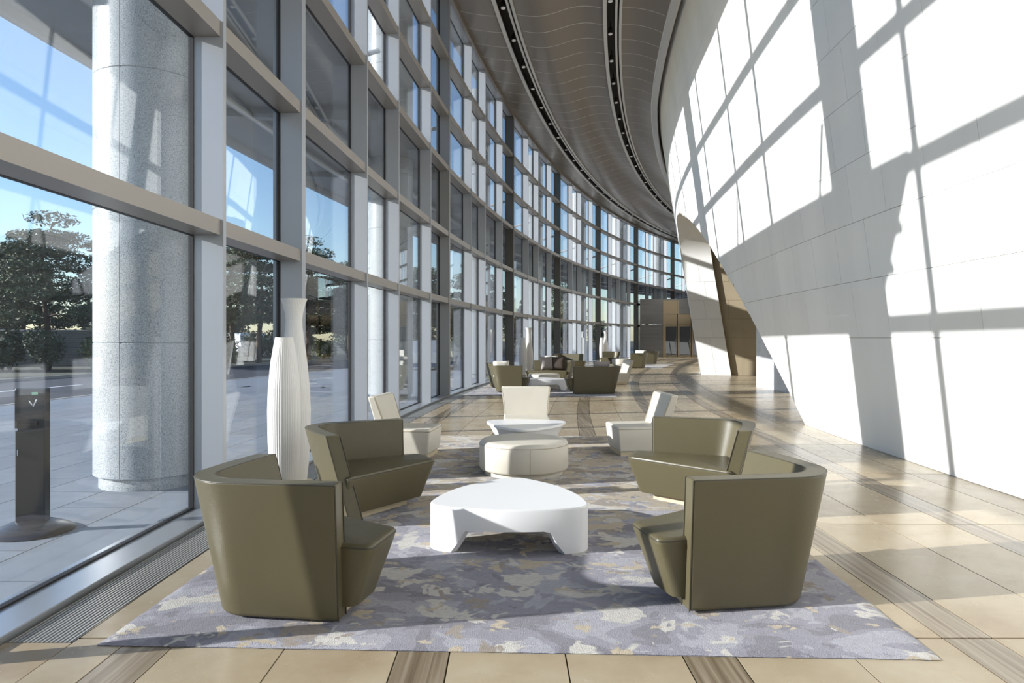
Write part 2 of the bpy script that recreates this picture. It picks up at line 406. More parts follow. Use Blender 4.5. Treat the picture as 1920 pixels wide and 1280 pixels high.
for i in FIN:
    if i+1 not in FIN: break
    sa, sb = fin_s(i), fin_s(i+1)-(.12 if (i+1) % 4 == 1 else .055); sm = (sa+sb)/2; wd = (sb-sa)
    base = W(sm, -.272); rz = heading(sm)
    for r in range(6):
        p, g, lo, hi = pane_meshes(wd, r)
        po = link('glass_pane', p, wall_left, base, rz); link('gasket', g, po)
    key = round(wd,3)
    if key not in tr_cache: tr_cache[key] = [MB().box((-.02,-wd/2,l-.07),(.252,wd/2,l+.065)).mesh('transom', M['transom_metal']) for l in LEV]
    for t in tr_cache[key]: link('transom', t, wall_left, base, rz)
MB().arcbox(S_MIN, S_MAX, -.36, -.0, TOP-.04, TOP+.45, 80).build('head_beam', M['aluminium'], wall_left)

# ------------------------------------------------------------ leaning stone wall with its tapering opening
W0, KL = 7.2, .16
def ww(h, s): return W0 - (KL - .03*min(1, max(0, (22-s)/10)))*h
EDGE = [(0,8.93),(.49,9.59),(1.0,10.35),(1.62,11.28),(2.43,12.67),(3.18,14.06),(3.93,15.53),(4.58,17.11),(5.12,18.75),(5.76,21.34),(5.98,23.1),(6.06,24.3)]
H_AP = 6.06
def s_edge(h): return float(np.interp(h, [e[0] for e in EDGE], [e[1] for e in EDGE])) if h < H_AP else 1e9
def s_far(h): return 25.95 - (1.65*((h-4.6)/1.46)**2 if h > 4.6 else 0)
HT = 10.75
wb = MB(); D = .012
def strip_rows(mb, hs, fa, fb, n, d=0.0):
    vs_ = []; fs = []
    for h in hs:
        a, b = fa(h), fb(h)
        for j in range(n+1): sv = a+(b-a)*j/n; vs_.append(W(sv, ww(h, sv)+d, h))
    m = n+1
    for i in range(len(hs)-1):
        for j in range(n): fs.append((i*m+j, i*m+j+1, (i+1)*m+j+1, (i+1)*m+j))
    mb.add(vs_, fs)
low = sorted(set([e[0] for e in EDGE] + list(np.linspace(0, H_AP, 22))))
strip_rows(wb, low, lambda h: S_MIN, lambda h: min(s_edge(h), 24.3), 44, D)
strip_rows(wb, low, s_far, lambda h: 66.0, 44, D)
strip_rows(wb, list(np.linspace(H_AP, HT, 8)), lambda h: S_MIN, lambda h: 66.0, 90, D)
wall_right = wb.build('wall_right', M['limestone_joint'], smooth=40); tag(wall_right, kind='structure')
# plain cladding outside the picture
q = MB(); strip_rows(q, list(np.linspace(0, HT, 15)), lambda h: S_MIN, lambda h: 1.2, 24, 0)
q.build('cladding', M['limestone'], wall_right, smooth=40)
q = MB(); strip_rows(q, low, s_far, lambda h: 66.0, 44, 0); strip_rows(q, list(np.linspace(H_AP, HT, 8)), lambda h: 25.5, lambda h: 66, 44, 0)
q.build('cladding', M['limestone'], wall_right, smooth=40)
rows = [0, 1.5] + [1.5+.75*k for k in range(1, 13)]
PW = .94; JG = .003
for ri in range(len(rows)-1):
    h0, h1 = rows[ri]+JG, rows[ri+1]-JG; h1 = min(h1, HT)
    off = [0, .31, .62][ri % 3]; width = PW*2 if ri == 0 else PW
    k = 0
    while True:
        s0 = 1.2 + (0 if k == 0 else off + (k-1)*width + (width-off if off == 0 else 0)) 
        s1 = 1.2 + (off + k*width if off else (k+1)*width)
        if s0 >= 25.5: break
        s1 = min(s1, 25.5); k += 1
        hs = sorted(set([h0, h1] + [h for h in np.linspace(h0, h1, 7)] + [e[0] for e in EDGE if h0 < e[0] < h1]))
        ok = [h for h in hs if s_edge(h) > s0+.02]
        if len(ok) < 2: continue
        if len(ok) < len(hs):             # the slanted edge cuts this panel: the part above the cut stays
            hs = ok
        mb = MB(); n = 3
        fa = lambda h: s0+JG
        fb = lambda h: max(s0+JG+.005, min(s1-JG, s_edge(h)))
        vs_ = []; fs = []; m_ = n+1
        for h in hs:
            a, b = fa(h), fb(h)
            for j in range(m_): sv = a+(b-a)*j/n; vs_.append(W(sv, ww(h, sv), h))
        N = len(vs_)
        for h in hs:
            a, b = fa(h), fb(h)
            for j in range(m_): sv = a+(b-a)*j/n; vs_.append(W(sv, ww(h, sv)+D, h))
        nr = len(hs)
        for i in range(nr-1):
            for j in range(n): fs.append((i*m_+j, i*m_+j+1, (i+1)*m_+j+1, (i+1)*m_+j))
            fs.append((i*m_, (i+1)*m_, N+(i+1)*m_, N+i*m_)); fs.append((i*m_+n, N+i*m_+n, N+(i+1)*m_+n, (i+1)*m_+n))
        for j in range(n):
            fs.append((j, N+j, N+j+1, j+1)); t = (nr-1)*m_; fs.append((t+j, t+j+1, N+t+j+1, N+t+j))
        mb.add(vs_, fs); mb.build('wall_panel', M['limestone'], wall_right)
# reveal: thickness of the wall around the opening
TH = 1.16
bound = [(s, h) for h, s in EDGE]
rv = MB(); vs_ = []; fs = []
for s, h in bound: vs_ += [W(s, ww(h, s)+.003, h), W(s, ww(h, s)+TH, h)]
for i in range(len(bound)-1): fs.append((2*i, 2*i+1, 2*i+3, 2*i+2))
rv.add(vs_, fs); rv.build('reveal', M['limestone'], wall_right, smooth=60)
# far jamb: stacked stone pieces
fr = [0, 1.5, 2.25, 3.0, 3.75, 4.5, 5.0, 5.4, 5.7, 5.9, 6.0, 6.06]
soff = MB(); vs_ = []; fs = []
hh = list(np.linspace(4.5, 6.06, 12))
for h in hh: vs_ += [W(s_far(h), ww(h, 26), h), W(s_far(h), ww(h, 26)+TH, h)]
for i in range(len(hh)-1): fs.append((2*i, 2*i+1, 2*i+3, 2*i+2))
soff.add(vs_, fs); soff.build('jamb_panel', M['limestone'], wall_right, smooth=60)
for a, b in zip(fr[:5], fr[1:6]):
    cut = .62 if fr.index(a) % 2 else .5
    for u0, u1 in ((0, cut), (cut, 1)):
        a_, b_ = a+.003, b-.003
        A = [W(25.95, ww(a_, 26)+TH*u0+.003, a_), W(25.95, ww(a_, 26)+TH*u1-.003, a_), W(25.95, ww(b_, 26)+TH*u1-.003, b_), W(25.95, ww(b_, 26)+TH*u0+.003, b_)]
        B = [W(26.02, ww(a_, 26)+TH*u0+.003, a_), W(26.02, ww(a_, 26)+TH*u1-.003, a_), W(26.02, ww(b_, 26)+TH*u1-.003, b_), W(26.02, ww(b_, 26)+TH*u0+.003, b_)]
        MB().hexa(A+B).build('jamb_panel', M['limestone'], wall_right)
# back of the wall (inside the recess)
q = MB(); strip_rows(q, low, lambda h: S_MIN, lambda h: min(s_edge(h), 24.3), 30, TH); strip_rows(q, list(np.linspace(H_AP, HT, 4)), lambda h: S_MIN, lambda h: 66.0, 40, TH)
strip_rows(q, low, s_far, lambda h: 66.0, 30, TH)
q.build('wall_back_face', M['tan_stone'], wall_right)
# recess seen through the opening
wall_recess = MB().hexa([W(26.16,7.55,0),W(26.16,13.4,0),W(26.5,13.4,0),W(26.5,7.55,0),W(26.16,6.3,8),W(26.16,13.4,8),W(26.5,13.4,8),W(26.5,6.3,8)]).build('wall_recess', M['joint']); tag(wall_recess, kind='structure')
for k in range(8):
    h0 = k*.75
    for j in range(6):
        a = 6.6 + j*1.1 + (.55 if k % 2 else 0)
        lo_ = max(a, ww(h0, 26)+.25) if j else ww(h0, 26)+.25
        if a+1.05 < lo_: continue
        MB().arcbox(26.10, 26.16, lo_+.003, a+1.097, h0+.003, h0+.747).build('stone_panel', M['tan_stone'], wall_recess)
# marble pier: face turned to the windows
pm = MB(); P0, P1, P2, P3 = W(19.03, 8.43), W(10.5, 9.6), W(10.5, 10.2), W(19.03, 9.3)
wall_pier = MB().hexa([(*p.xy, 0) for p in (P0,P1,P2,P3)]+[(*p.xy, 8.0) for p in (P0,P1,P2,P3)]).build('wall_pier', M['marble']); tag(wall_pier, kind='structure')
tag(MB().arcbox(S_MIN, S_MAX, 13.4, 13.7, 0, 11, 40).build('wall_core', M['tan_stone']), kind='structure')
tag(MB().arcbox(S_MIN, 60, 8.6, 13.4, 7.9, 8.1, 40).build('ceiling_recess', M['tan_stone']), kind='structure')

# ------------------------------------------------------------ roof and ceiling
tag(MB().arcbox(S_MIN-.5, S_MAX+.5, -1.0, 14, 10.95, 11.3, 80).build('roof', M['roof']), kind='structure')
tag(MB().arcbox(S_MIN-.4, S_MIN, -.36, 13.7, -.05, 11, 1).build('wall_sky_block', M['limestone']), kind='structure')  # unseen end wall, added to keep sky light out of the open end
tag(MB().arcbox(S_MAX, S_MAX+.4, -.36, 13.7, -.05, 11, 1).build('wall_end', M['steel']), kind='structure')
def h_left(w): return 10.08 + .22*max(0, 1-w/1.08)**1.5
def h_mid(w): t = (w-1.58)/2.3; return 10.10 - .10*math.sin(2*PI*t)
def w_edge(s): return ww(9.75, s)-.34
def h_right(w, s=30): u = (w-4.36)/(w_edge(s)-4.36); return 10.08 - .30*u*u
CB = [(.02, 1.08, h_left, 6), (1.58, 3.88, h_mid, 14), (4.36, None, h_right, 8)]
ceiling = MB().arcbox(S_MIN, S_MAX, 0, 5.6, 10.62, 10.68, 70).build('ceiling', M['roof']); tag(ceiling, kind='structure')
def ceil_panel(mb, s0, s1, w0, w1, fn, n, dz=0.0):
    vs_ = []; fs = []; m_ = n+1
    for s in (s0, s1):
        we = w_edge(s) if w1 is None else w1
        for th in (0, .03):
            for j in range(m_):
                w = w0+(we-w0)*j/n; vs_.append(W(s, w, (fn(w, s) if w1 is None else fn(w))+th+dz))
    # rows: 0 = s0 low, 1 = s0 high, 2 = s1 low, 3 = s1 high
    for j in range(n):
        fs += [(j, j+1, 2*m_+j+1, 2*m_+j), (m_+j, 3*m_+j, 3*m_+j+1, m_+j+1), (j, m_+j, m_+j+1, j+1), (2*m_+j, 2*m_+j+1, 3*m_+j+1, 3*m_+j)]
    fs += [(0, 2*m_, 3*m_, m_), (n, m_+n, 3*m_+n, 2*m_+n)]
    mb.add(vs_, fs)
for w0, w1, fn, n in CB:
    rest = MB(); bars = MB()
    s = S_MIN
    while s < S_MAX-1:
        if 11.9 <= s < 62:
            p = MB(); ceil_panel(p, s+.013, s+.987, w0, w1, fn, n); p.build('ceiling_panel', M['ceiling_metal'], ceiling, smooth=40)
        else: ceil_panel(rest, s+.013, s+.987, w0, w1, fn, n)
        ceil_panel(bars, s-.013, s+.013, w0, w1, fn, n, -.003)
        s += 1.0
    tag(rest.build('ceiling_panel', M['ceiling_metal'], ceiling, smooth=40), kind='stuff')
    tag(bars.build('panel_joint', M['ceiling_joint'], ceiling, smooth=40), kind='stuff')
# light slots: dark channel with pale rails
for a, b in ((1.08, 1.58), (3.88, 4.36)):
    MB().arcbox(S_MIN, S_MAX, a, b, 10.42, 10.44, 80).build('light_slot', M['track_dark'], ceiling)
    MB().arcbox(S_MIN, S_MAX, a, a+.02, 10.06, 10.43, 80).build('slot_side', M['track_dark'], ceiling)
    MB().arcbox(S_MIN, S_MAX, b-.02, b, 10.06, 10.43, 80).build('slot_side', M['track_dark'], ceiling)
    MB().arcbox(S_MIN, S_MAX, a-.01, a+.09, 10.04, 10.085, 80).build('slot_rail', M['track_rail'], ceiling)
    MB().arcbox(S_MIN, S_MAX, b-.17, b-.11, 10.05, 10.09, 80).build('slot_rail', M['track_rail'], ceiling)
    MB().arcbox(S_MIN, S_MAX, b-.06, b+.01, 10.04, 10.085, 80).build('slot_rail', M['track_rail'], ceiling)
# window side edge trim and polished fascia beside the stone wall
MB().arcbox(S_MIN, S_MAX, -.02, .06, 10.16, 10.42, 80).build('edge_trim', M['ceiling_metal'], ceiling)
fa = MB(); prof = [(0,9.82),(.005,9.76),(.03,9.745),(.23,9.70),(.25,9.74),(.17,10.6)]
vs_ = []; fs = []; ns = 95
for i in range(ns+1):
    s = S_MIN+(66-S_MIN)*i/ns
    for w, h in prof: vs_.append(W(s, w_edge(s)+w-.01, h))
for i in range(ns):
    for j in range(len(prof)-1): m_ = len(prof); fs.append((i*m_+j, i*m_+j+1, (i+1)*m_+j+1, (i+1)*m_+j))
fa.add(vs_, fs); fa.build('edge_fascia', M['stainless'], ceiling, smooth=60)

# downlights in the two slots
def make_spot():
    root = empty('downlight')
    MB().lathe([(.05,.02),(.062,.03),(.062,.16),(.04,.2)], 14).build('housing', M['track_dark'], root, smooth=40)
    MB().lathe([(.02,.0),(.058,.004),(.062,.03)], 14).build('lens', M['lamp_glass'], root, smooth=40)
    MB().box((-.012,-.012,.2),(.012,.012,.36)).build('stem', M['track_dark'], root)
    return root
spot0 = make_spot(); first = True
for wv, lab, grp in ((1.30, 'small black downlight, %s from the near end of the window-side ceiling slot', 'downlights in the window-side slot'),
                     (4.06, 'small black downlight, %s from the near end of the wall-side ceiling slot', 'downlights in the wall-side slot')):
    for k in range(22):
        s = 12.6 + k*1.98
        o = spot0 if first else copy_tree(spot0); first = False
        o.location = W(s, wv, 10.06); tag(o, lab % nth(k), 'downlight', grp)

# ------------------------------------------------------------ outside: columns, canopy
def ordinal(k): return ['nearest', 'second', 'third', 'fourth', 'fifth', 'sixth', 'seventh'][k]
drums = [.0, .14, 1.47, 2.80, 4.15, 5.48, 6.8, 8.1, 9.4, 10.95]
def col_mesh(r, h): return MB().lathe([(r-.008,.0),(r,.008),(r,h-.008),(r-.008,h)], 48).mesh('drum', M['granite'], 40)
dm = {}
for k in range(-1, 7):
    s = 3.70 + 9.588*k
    root = empty('granite_column', W(s, -1.32, -.02), heading(s))
    for a, b in zip(drums[:-1], drums[1:]):
        r = .50 if a == 0 else .55; key = (r, round(b-a,3))
        if key not in dm: dm[key] = col_mesh(r, b-a)
        link('base' if a == 0 else 'drum', dm[key], root, (0,0,a))
    seam = MB()
    for q_ in (0.0, PI/2, PI, 3*PI/2):
        a = q_-1.62; seam.box((.545*math.cos(a)-.004,.545*math.sin(a)-.004,.15), (.545*math.cos(a)+.004,.545*math.sin(a)+.004+.0,10.9))
    seam.build('seam', M['black_rubber'], root)
    if k >= 0: tag(root, 'speckled grey granite column outside the glass, %s from the camera' % ordinal(k), 'column', 'granite columns outside')
    else: tag(root, 'speckled grey granite column outside the glass behind the camera', 'column', 'granite columns outside')
CAN0 = 2.55
canopy = MB().arcbox(CAN0, S_MAX, -4.25, -.42, 5.86, 6.05, 60).build('entrance_canopy', M['canopy'])
tag(canopy, 'grey steel canopy with cross beams running outside the window wall', 'canopy')
for k in range(16):
    s = 4.6 + k*4.794
    a = [W(s-.09,-.4,5.55), W(s+.09,-.4,5.55), W(s+.09,-4.2,5.76), W(s-.09,-4.2,5.76)]
    b = [W(s-.09,-.4,5.86), W(s+.09,-.4,5.86), W(s+.09,-4.2,5.86), W(s-.09,-4.2,5.86)]
    MB().hexa(a+b).build('beam', M['canopy'], canopy)
    MB().tube([W(s,-.4,6.9), W(s,-3.7,6.05)], .05, 8).build('stay_rod', M['canopy_steel'], canopy)
for w in (-1.7, -2.9):
    MB().tube([W(CAN0+i*1.5, w, 5.72) for i in range(50)], .075, 8).build('purlin', M['canopy_steel'], canopy, smooth=60)
MB().arcbox(CAN0, S_MAX, -4.33, -4.22, 5.70, 6.12, 60).build('gutter', M['canopy_steel'], canopy)

# free-standing dispenser outside
def make_kiosk():
    root = empty('dispenser_stand', (-3.72, 5.30, -.004), .14)
    MB().lathe([(.285,0),(.285,.012),(.26,.03),(.19,.062),(.13,.085),(.05,.095)], 40).build('base', M['kiosk'], root, smooth=50)
    body = MB().box((-.105,-.045,.06),(.105,.045,1.115)).build('body', M['kiosk'], root, bevel=.008)
    MB().box((-.102,-.051,.80),(.102,-.044,1.10)).build('head_panel', M['kiosk_black'], body)
    MB().box((-.06,-.062,.83),(.06,-.048,.86)).build('slot', M['dark_void'], body)
    t = MB(); t.tube([(.015,-.054,1.0),(.03,-.054,.978),(.056,-.054,1.03)], .006, 5); t.build('tick_mark', M['chrome'], body)
    t = MB(); t.tube([(.0,-.054,1.02),(.022,-.054,.985)], .004, 5); t.build('tick_mark', M['chrome'], body)
    MB().box((.02,-.055,1.065),(.062,-.05,1.085)).build('label', M['green_label'], body)
    kn = MB().lathe([(.012,0),(.012,.02)], 12).build('lock', M['chrome'], body, (-.085,-.045,.80)); kn.rotation_euler = (PI/2,0,0)
    MB().box((-.085,-.053,.60),(-.079,-.045,.645)).build('handle', M['chrome'], body)
    tag(root, 'dark metal umbrella dispenser stand on a round base outside the glass', 'dispenser'); return root
make_kiosk()

# ------------------------------------------------------------ furniture: tub armchairs
def shell_path(q, L, A, off, mirror):
    """plan line of the curved back at height share q, moved inwards by off. u along the back, v to the front"""
    fb = .05*q; fa = .19*q; r = .20 + .12*q
    x1 = L + fa; y0 = -fb
    pts = []
    r2 = max(r-off, .03); cx, cy = x1-r, y0+r
    n0 = 5
    for i in range(n0): pts.append((i/n0*(cx), y0+off))
    for i in range(13):
        a = -PI/2 + i/12*PI/2; pts.append((cx+r2*math.cos(a), cy+r2*math.sin(a)))
    for i in range(1, 6): pts.append((x1-off - .05*(i/5)**2, cy+(A-cy)*i/5))
    return [(-u if mirror else u, v) for u, v in pts]
def make_tub(name, L=.72, A=.83, mirror=False, mats=('olive','olive_pipe'), hb=.73, seat_h=.40, open_ext=.17, front_dep=.40):
    sg = -1 if mirror else 1
    leather, pipe = M[mats[0]], M[mats[1]]
    root = empty(name)
    # back shell
    qs = [0, .02, .2, .4, .6, .8, .97, 1.0]
    th = .115
    vs_ = []; fs = []
    outer = [shell_path(q, L, A, .012 if q in (0,) else 0, mirror) for q in qs]
    inner = [shell_path(q, L, A, th, mirror) for q in qs]
    n = len(outer[0]); K = len(qs)
    for k,q in enumerate(qs):
        for p in outer[k]: vs_.append((p[0], p[1], .012+q*(hb-.012)))
    for k,q in enumerate(qs):
        for p in inner[k]: vs_.append((p[0], p[1], .012+q*(hb-.012)))
    O = lambda k,i: k*n+i
    I = lambda k,i: (K+k)*n+i
    for k in range(K-1):
        for i in range(n-1):
            fs.append((O(k,i),O(k,i+1),O(k+1,i+1),O(k+1,i))); fs.append((I(k,i+1),I(k,i),I(k+1,i),I(k+1,i+1)))
        fs.append((I(k,0),O(k,0),O(k+1,0),I(k+1,0))); fs.append((O(k,n-1),I(k,n-1),I(k+1,n-1),O(k+1,n-1)))
    for i in range(n-1):
        fs.append((O(K-1,i),O(K-1,i+1),I(K-1,i+1),I(K-1,i))); fs.append((O(0,i+1),O(0,i),I(0,i),I(0,i+1)))
    bk = MB().add(vs_, fs).build('backrest', leather, root, smooth=50, bevel=.014, seg=3)
    zt = hb-.004
    for pts, nm in ((shell_path(1, L, A, .004, mirror), 'outer'), (shell_path(1, L, A, th-.004, mirror), 'inner')):
        MB().tube([(p[0],p[1],zt) for p in pts], .0042, 6).build('piping', pipe, bk, smooth=60)
    for end in (0, n-1):
        for side, of in ((0, .004), (1, th-.004)):
            line = []
            for q in (.0,.25,.5,.75,1.0):
                p = shell_path(q, L, A, of, mirror)[end]; d = (-.002*sg if end == 0 else 0, 0 if end == 0 else .002)
                line.append((p[0]+d[0], p[1]+d[1], .012+q*(zt-.012)))
            MB().tube(line, .0038, 6).build('piping', pipe, bk, smooth=60)
    # seat block, wider at the top
    qs_ = seat_h/hb
    ai = L + .19*qs_ - th - .004
    def rnd(poly, r, seg=5):
        out = []; m = len(poly)
        for i in range(m):
            p0, p, p1 = Vector(poly[i-1]), Vector(poly[i]), Vector(poly[(i+1) % m])
            d0 = (p0-p).normalized(); d1 = (p1-p).normalized(); rr = min(r[i], (p0-p).length*.45, (p1-p).length*.45)
            a, b = p+d0*rr, p+d1*rr
            for k in range(seg+1):
                t = k/seg; out.append(a*(1-t)**2 + p*2*t*(1-t) + b*t*t)
        return out
    top = rnd([(-open_ext, .03), (-open_ext-.03, front_dep), (ai, A+.05), (ai, th)], [.05,.05,.05,.02])
    bot = rnd([(-open_ext+.10, .06), (-open_ext+.07, front_dep-.07), (ai-.02, A-.09), (ai-.02, th)], [.05,.05,.05,.02])
    lev = [(.07, 0), (seat_h-.035, .97), (seat_h-.012, 1.0), (seat_h, .985)]
    vs_ = []; fs = []; m = len(top)
    cu = sum(p[0] for p in top)/m; cv = sum(p[1] for p in top)/m
    for z, t in lev:
        for p0, p1 in zip(bot, top):
            p = Vector(p0).lerp(Vector(p1), min(t,1)) if z < seat_h else Vector((cu,cv)).lerp(Vector(p1), .985)
            vs_.append((sg*p[0], p[1], z))
    for k in range(len(lev)-1):
        for i in range(m): j = (i+1) % m; fs.append((k*m+i, k*m+j, (k+1)*m+j, (k+1)*m+i))
    c0 = len(vs_)
    for t, dz in ((.9,.004),(.6,.014),(.3,.019)):
        for p1 in top: p = Vector((cu,cv)).lerp(Vector(p1), t); vs_.append((sg*p[0],p[1],seat_h+dz))
    vs_.append((sg*cu, cv, seat_h+.021)); last = len(lev)-1
    rings = [last*m, c0, c0+m, c0+2*m]
    for a, b in zip(rings[:-1], rings[1:]):
        for i in range(m): j = (i+1) % m; fs.append((a+i, a+j, b+j, b+i))
    for i in range(m): fs.append((rings[-1]+i, rings[-1]+(i+1)%m, len(vs_)-1))
    fs.append(tuple(range(m-1,-1,-1)))
    st = MB().add(vs_, fs).build('seat', leather, root, smooth=60)
    MB().tube([(sg*(p[0]), p[1], seat_h-.014) for p in top], .0045, 6, closed=True).build('piping', pipe, st, smooth=60)
    pl = rnd([(.02,.11),(.02,front_dep-.13),(ai-.10,A-.22),(ai-.10,th+.02)], [.03]*4)
    vs_ = [(sg*p[0],p[1],z) for z in (0,.075) for p in pl]; m = len(pl)
    MB().add(vs_, [(i,(i+1)%m,m+(i+1)%m,m+i) for i in range(m)]+[tuple(range(m-1,-1,-1)), tuple(range(m,2*m))]).build('plinth', M['base_wood'], root)
    return root
RUGZ = .016
tubA = make_tub('tub_armchair'); tubB = make_tub('tub_armchair', mirror=True)
def put(o, x, y, deg, label, cat, group=None, z=RUGZ):
    o.location = (x, y, z); o.rotation_euler = (0,0,math.radians(deg)); tag(o, label, cat, group); return o
GA = 'olive leather tub armchairs'
put(tubA, .955, 3.66, 8, 'olive leather tub armchair nearest on the right, curved back turned to the camera', 'armchair', GA)
put(tubB, -.90, 3.53, -7, 'olive leather tub armchair nearest on the left, curved back turned to the camera', 'armchair', GA)
put(copy_tree(tubA), -1.04, 6.36, 207, 'olive leather tub armchair beside the pleated floor lamps', 'armchair', GA)
put(copy_tree(tubB), 1.36, 6.56, 163, 'olive leather tub armchair right of the round ottoman, seat facing the camera', 'armchair', GA)

# ------------------------------------------------------------ cream slipper chairs
def make_slipper():
    root = empty('slipper_chair')           # faces +y, origin at the middle of the base
    hw, d0, d1, sh = .325, -.30, .32, .37
    vs_ = []; fs = []
    for z, f in ((.055,.90),(.2,.95),(sh-.03,1.0),(sh,.97)):
        for x, y in ((-hw,d0),(hw,d0),(hw,d1),(-hw,d1)): vs_.append((x*f, y*f, z))
    for k in range(3):
        for i in range(4): j = (i+1) % 4; fs.append((k*4+i,k*4+j,(k+1)*4+j,(k+1)*4+i))
    fs += [(3,2,1,0),(12,13,14,15)]
    st = MB().add(vs_, fs).build('seat', M['cream'], root, smooth=40, bevel=.02, seg=3)
    MB().tube([(-hw,d0,sh-.028),(hw,d0,sh-.028),(hw,d1,sh-.028),(-hw,d1,sh-.028)], .004, 6, closed=True).build('piping', M['cream_pipe'], st)
    vs_ = []; fs = []
    for z, hwid, y0, y1 in ((.10,.305,-.30,-.19),(.36,.315,-.345,-.215),(.5,.325,-.385,-.265),(.65,.345,-.42,-.315),(.765,.36,-.45,-.355)):
        for x, y in ((-hwid,y0),(hwid,y0),(hwid,y1),(-hwid,y1)): vs_.append((x,y,z))
    for k in range(4):
        for i in range(4): j = (i+1) % 4; fs.append((k*4+i,k*4+j,(k+1)*4+j,(k+1)*4+i))
    fs += [(3,2,1,0),(16,17,18,19)]
    bk = MB().add(vs_, fs).build('backrest', M['cream'], root, smooth=50, bevel=.018, seg=3)
    for sgn in (-1, 1):
        MB().tube([(sgn*h_, y, z) for z, h_, y in ((.38,.315,-.22),(.5,.326,-.265),(.65,.346,-.315),(.75,.359,-.352))], .004, 6).build('piping', M['cream_pipe'], bk)
    MB().box((-hw*.84,d0*.84,0),(hw*.84,d1*.84,.06)).build('plinth', M['base_wood'], root)
    return root
sl = make_slipper(); GS = 'cream leather slipper chairs'
put(sl, .205, 9.72, 180, 'cream leather slipper chair facing the camera behind the white table', 'chair', GS)
put(copy_tree(sl), -1.27, 8.62, -98, 'cream leather slipper chair by the windows, facing right', 'chair', GS)
put(copy_tree(sl), 1.60, 8.84, 96, 'cream leather slipper chair striped by sunlight, facing left', 'chair', GS)

# ------------------------------------------------------------ ottoman and white tables
def make_ottoman(r=.49, h=.37):
    root = empty('round_ottoman')
    MB().lathe([(r-.06,.0),(r-.06,.045)], 48).build('plinth', M['cream'], root, smooth=40)
    b = MB().lathe([(r-.05,.045),(r-.012,.055),(r,.075),(r,h-.05),(r-.012,h-.02),(r-.04,h-.004),(r-.1,h),(.25,h+.006),(.02,h+.008)], 64).build('cushion', M['cream'], root, smooth=50)
    MB().lathe([(r+.001,h-.048),(r+.003,h-.045),(r+.001,h-.042)], 64, cap=False).build('seam', M['cream_pipe'], b, smooth=60)
    MB().tube([(r*math.cos(-1.45)*1.001, r*math.sin(-1.45)*1.001, z) for z in (.07,.2,h-.045)], .0025, 5).build('seam', M['cream_pipe'], b)
    return root
ott = make_ottoman(); put(ott, .13, 7.55, 0, 'round cream leather ottoman between the two white tables', 'ottoman')
def pick_outline(Rc, rc, n=14, bulge=.10):
    """rounded triangle with bulging sides, corners at Rc, corner radius rc"""
    pts = []
    cs = [Vector((Rc*math.cos(a), Rc*math.sin(a))) for a in (PI/2, PI/2+2*PI/3, PI/2+4*PI/3)]
    ang = [PI/2, PI/2+2*PI/3, PI/2+4*PI/3]
    for i in range(3):
        c, a = cs[i], ang[i]; nx = cs[(i+1) % 3]; a1 = ang[(i+1) % 3]
        for k in range(7):
            t = a - PI/3*.78 + k/6*(2*PI/3*.78); pts.append(c + Vector((math.cos(t), math.sin(t)))*rc)
        p, q = pts[-1], nx + Vector((math.cos(a1-PI/3*.78), math.sin(a1-PI/3*.78)))*rc
        mid = (a+a1)/2 if i < 2 else a+PI/3
        nv = Vector((math.cos(mid), math.sin(mid)))
        for k in range(1, n):
            t = k/n; pts.append(p.lerp(q, t) + nv*(bulge*4*t*(1-t)))
    return pts
def make_pick_table():
    """solid rounded-triangle block with a trapezoid cut under each side, so it stands on three corners"""
    root = empty('coffee_table'); h = .315; top = pick_outline(.475, .15, 18, .085); m = len(top); per = 7+17
    cut_h = .165
    # share along each side: 0 at the end of a corner arc .. 1 at the start of the next
    def leg_h(idx):
        i = idx % per
        if i < 7: return 0.0
        t = (i-6)/18
        e0, e1 = .07, .175
        if t < e0 or t > 1-e0: return 0.0
        if t < e1: return cut_h*(t-e0)/(e1-e0)
        if t > 1-e1: return cut_h*(1-e0-t)/(e1-e0)
        return cut_h
    zb = [leg_h(i) for i in range(m)]
    vs_ = [(p.x,p.y,zb[i]) for i,p in enumerate(top)] + [(p.x,p.y,h-.012) for p in top] + [(p.x*.985,p.y*.985,h) for p in top]
    fs = []
    for i in range(m):
        j = (i+1) % m; fs.append((i,j,m+j,m+i)); fs.append((m+i,m+j,2*m+j,2*m+i))
    fs.append(tuple(range(2*m,3*m)))
    n0 = len(vs_); inn = [p*.90 for p in top]
    vs_ += [(p.x,p.y,zb[i]) for i,p in enumerate(inn)] + [(p.x,p.y,h-.03) for p in inn]
    for i in range(m):
        j = (i+1) % m; fs.append((j,i,n0+i,n0+j)); fs.append((n0+j,n0+i,n0+m+i,n0+m+j))
    fs.append(tuple(n0+m+i for i in range(m-1,-1,-1)))
    MB().add(vs_, fs).build('block', M['white_lacquer'], root, smooth=35)
    return root
tab = make_pick_table(); put(tab, -.01, 5.10, -3, 'white rounded-triangle coffee table on three legs between the tub armchairs', 'table')
def make_cone_table():
    root = empty('coffee_table'); h = .40; top = pick_outline(.42, .15, 14, .07); m = len(top)
    vs_ = []; fs = []
    for z, f in ((.02,.60),(h-.035,.93),(h-.03,1.0),(h-.006,1.0),(h,.99)):
        vs_ += [(p.x*f,p.y*f,z) for p in top]
    for k in range(1,4):
        for i in range(m): j = (i+1) % m; fs.append((k*m+i,k*m+j,(k+1)*m+j,(k+1)*m+i))
    fs.append(tuple(4*m+i for i in range(m))); fs.append(tuple(m+i for i in range(m-1,-1,-1)))
    MB().add(vs_, fs).build('top', M['white_lacquer'], root, smooth=35)
    v2 = [(p.x*f,p.y*f,z) for z,f in ((0,.58),(h-.034,.94)) for p in top]
    f2 = [(i,(i+1)%m,m+(i+1)%m,m+i) for i in range(m)] + [tuple(range(m-1,-1,-1))]
    MB().add(v2, f2).build('tapered_base', M['white_lacquer'], root, smooth=35)
    return root
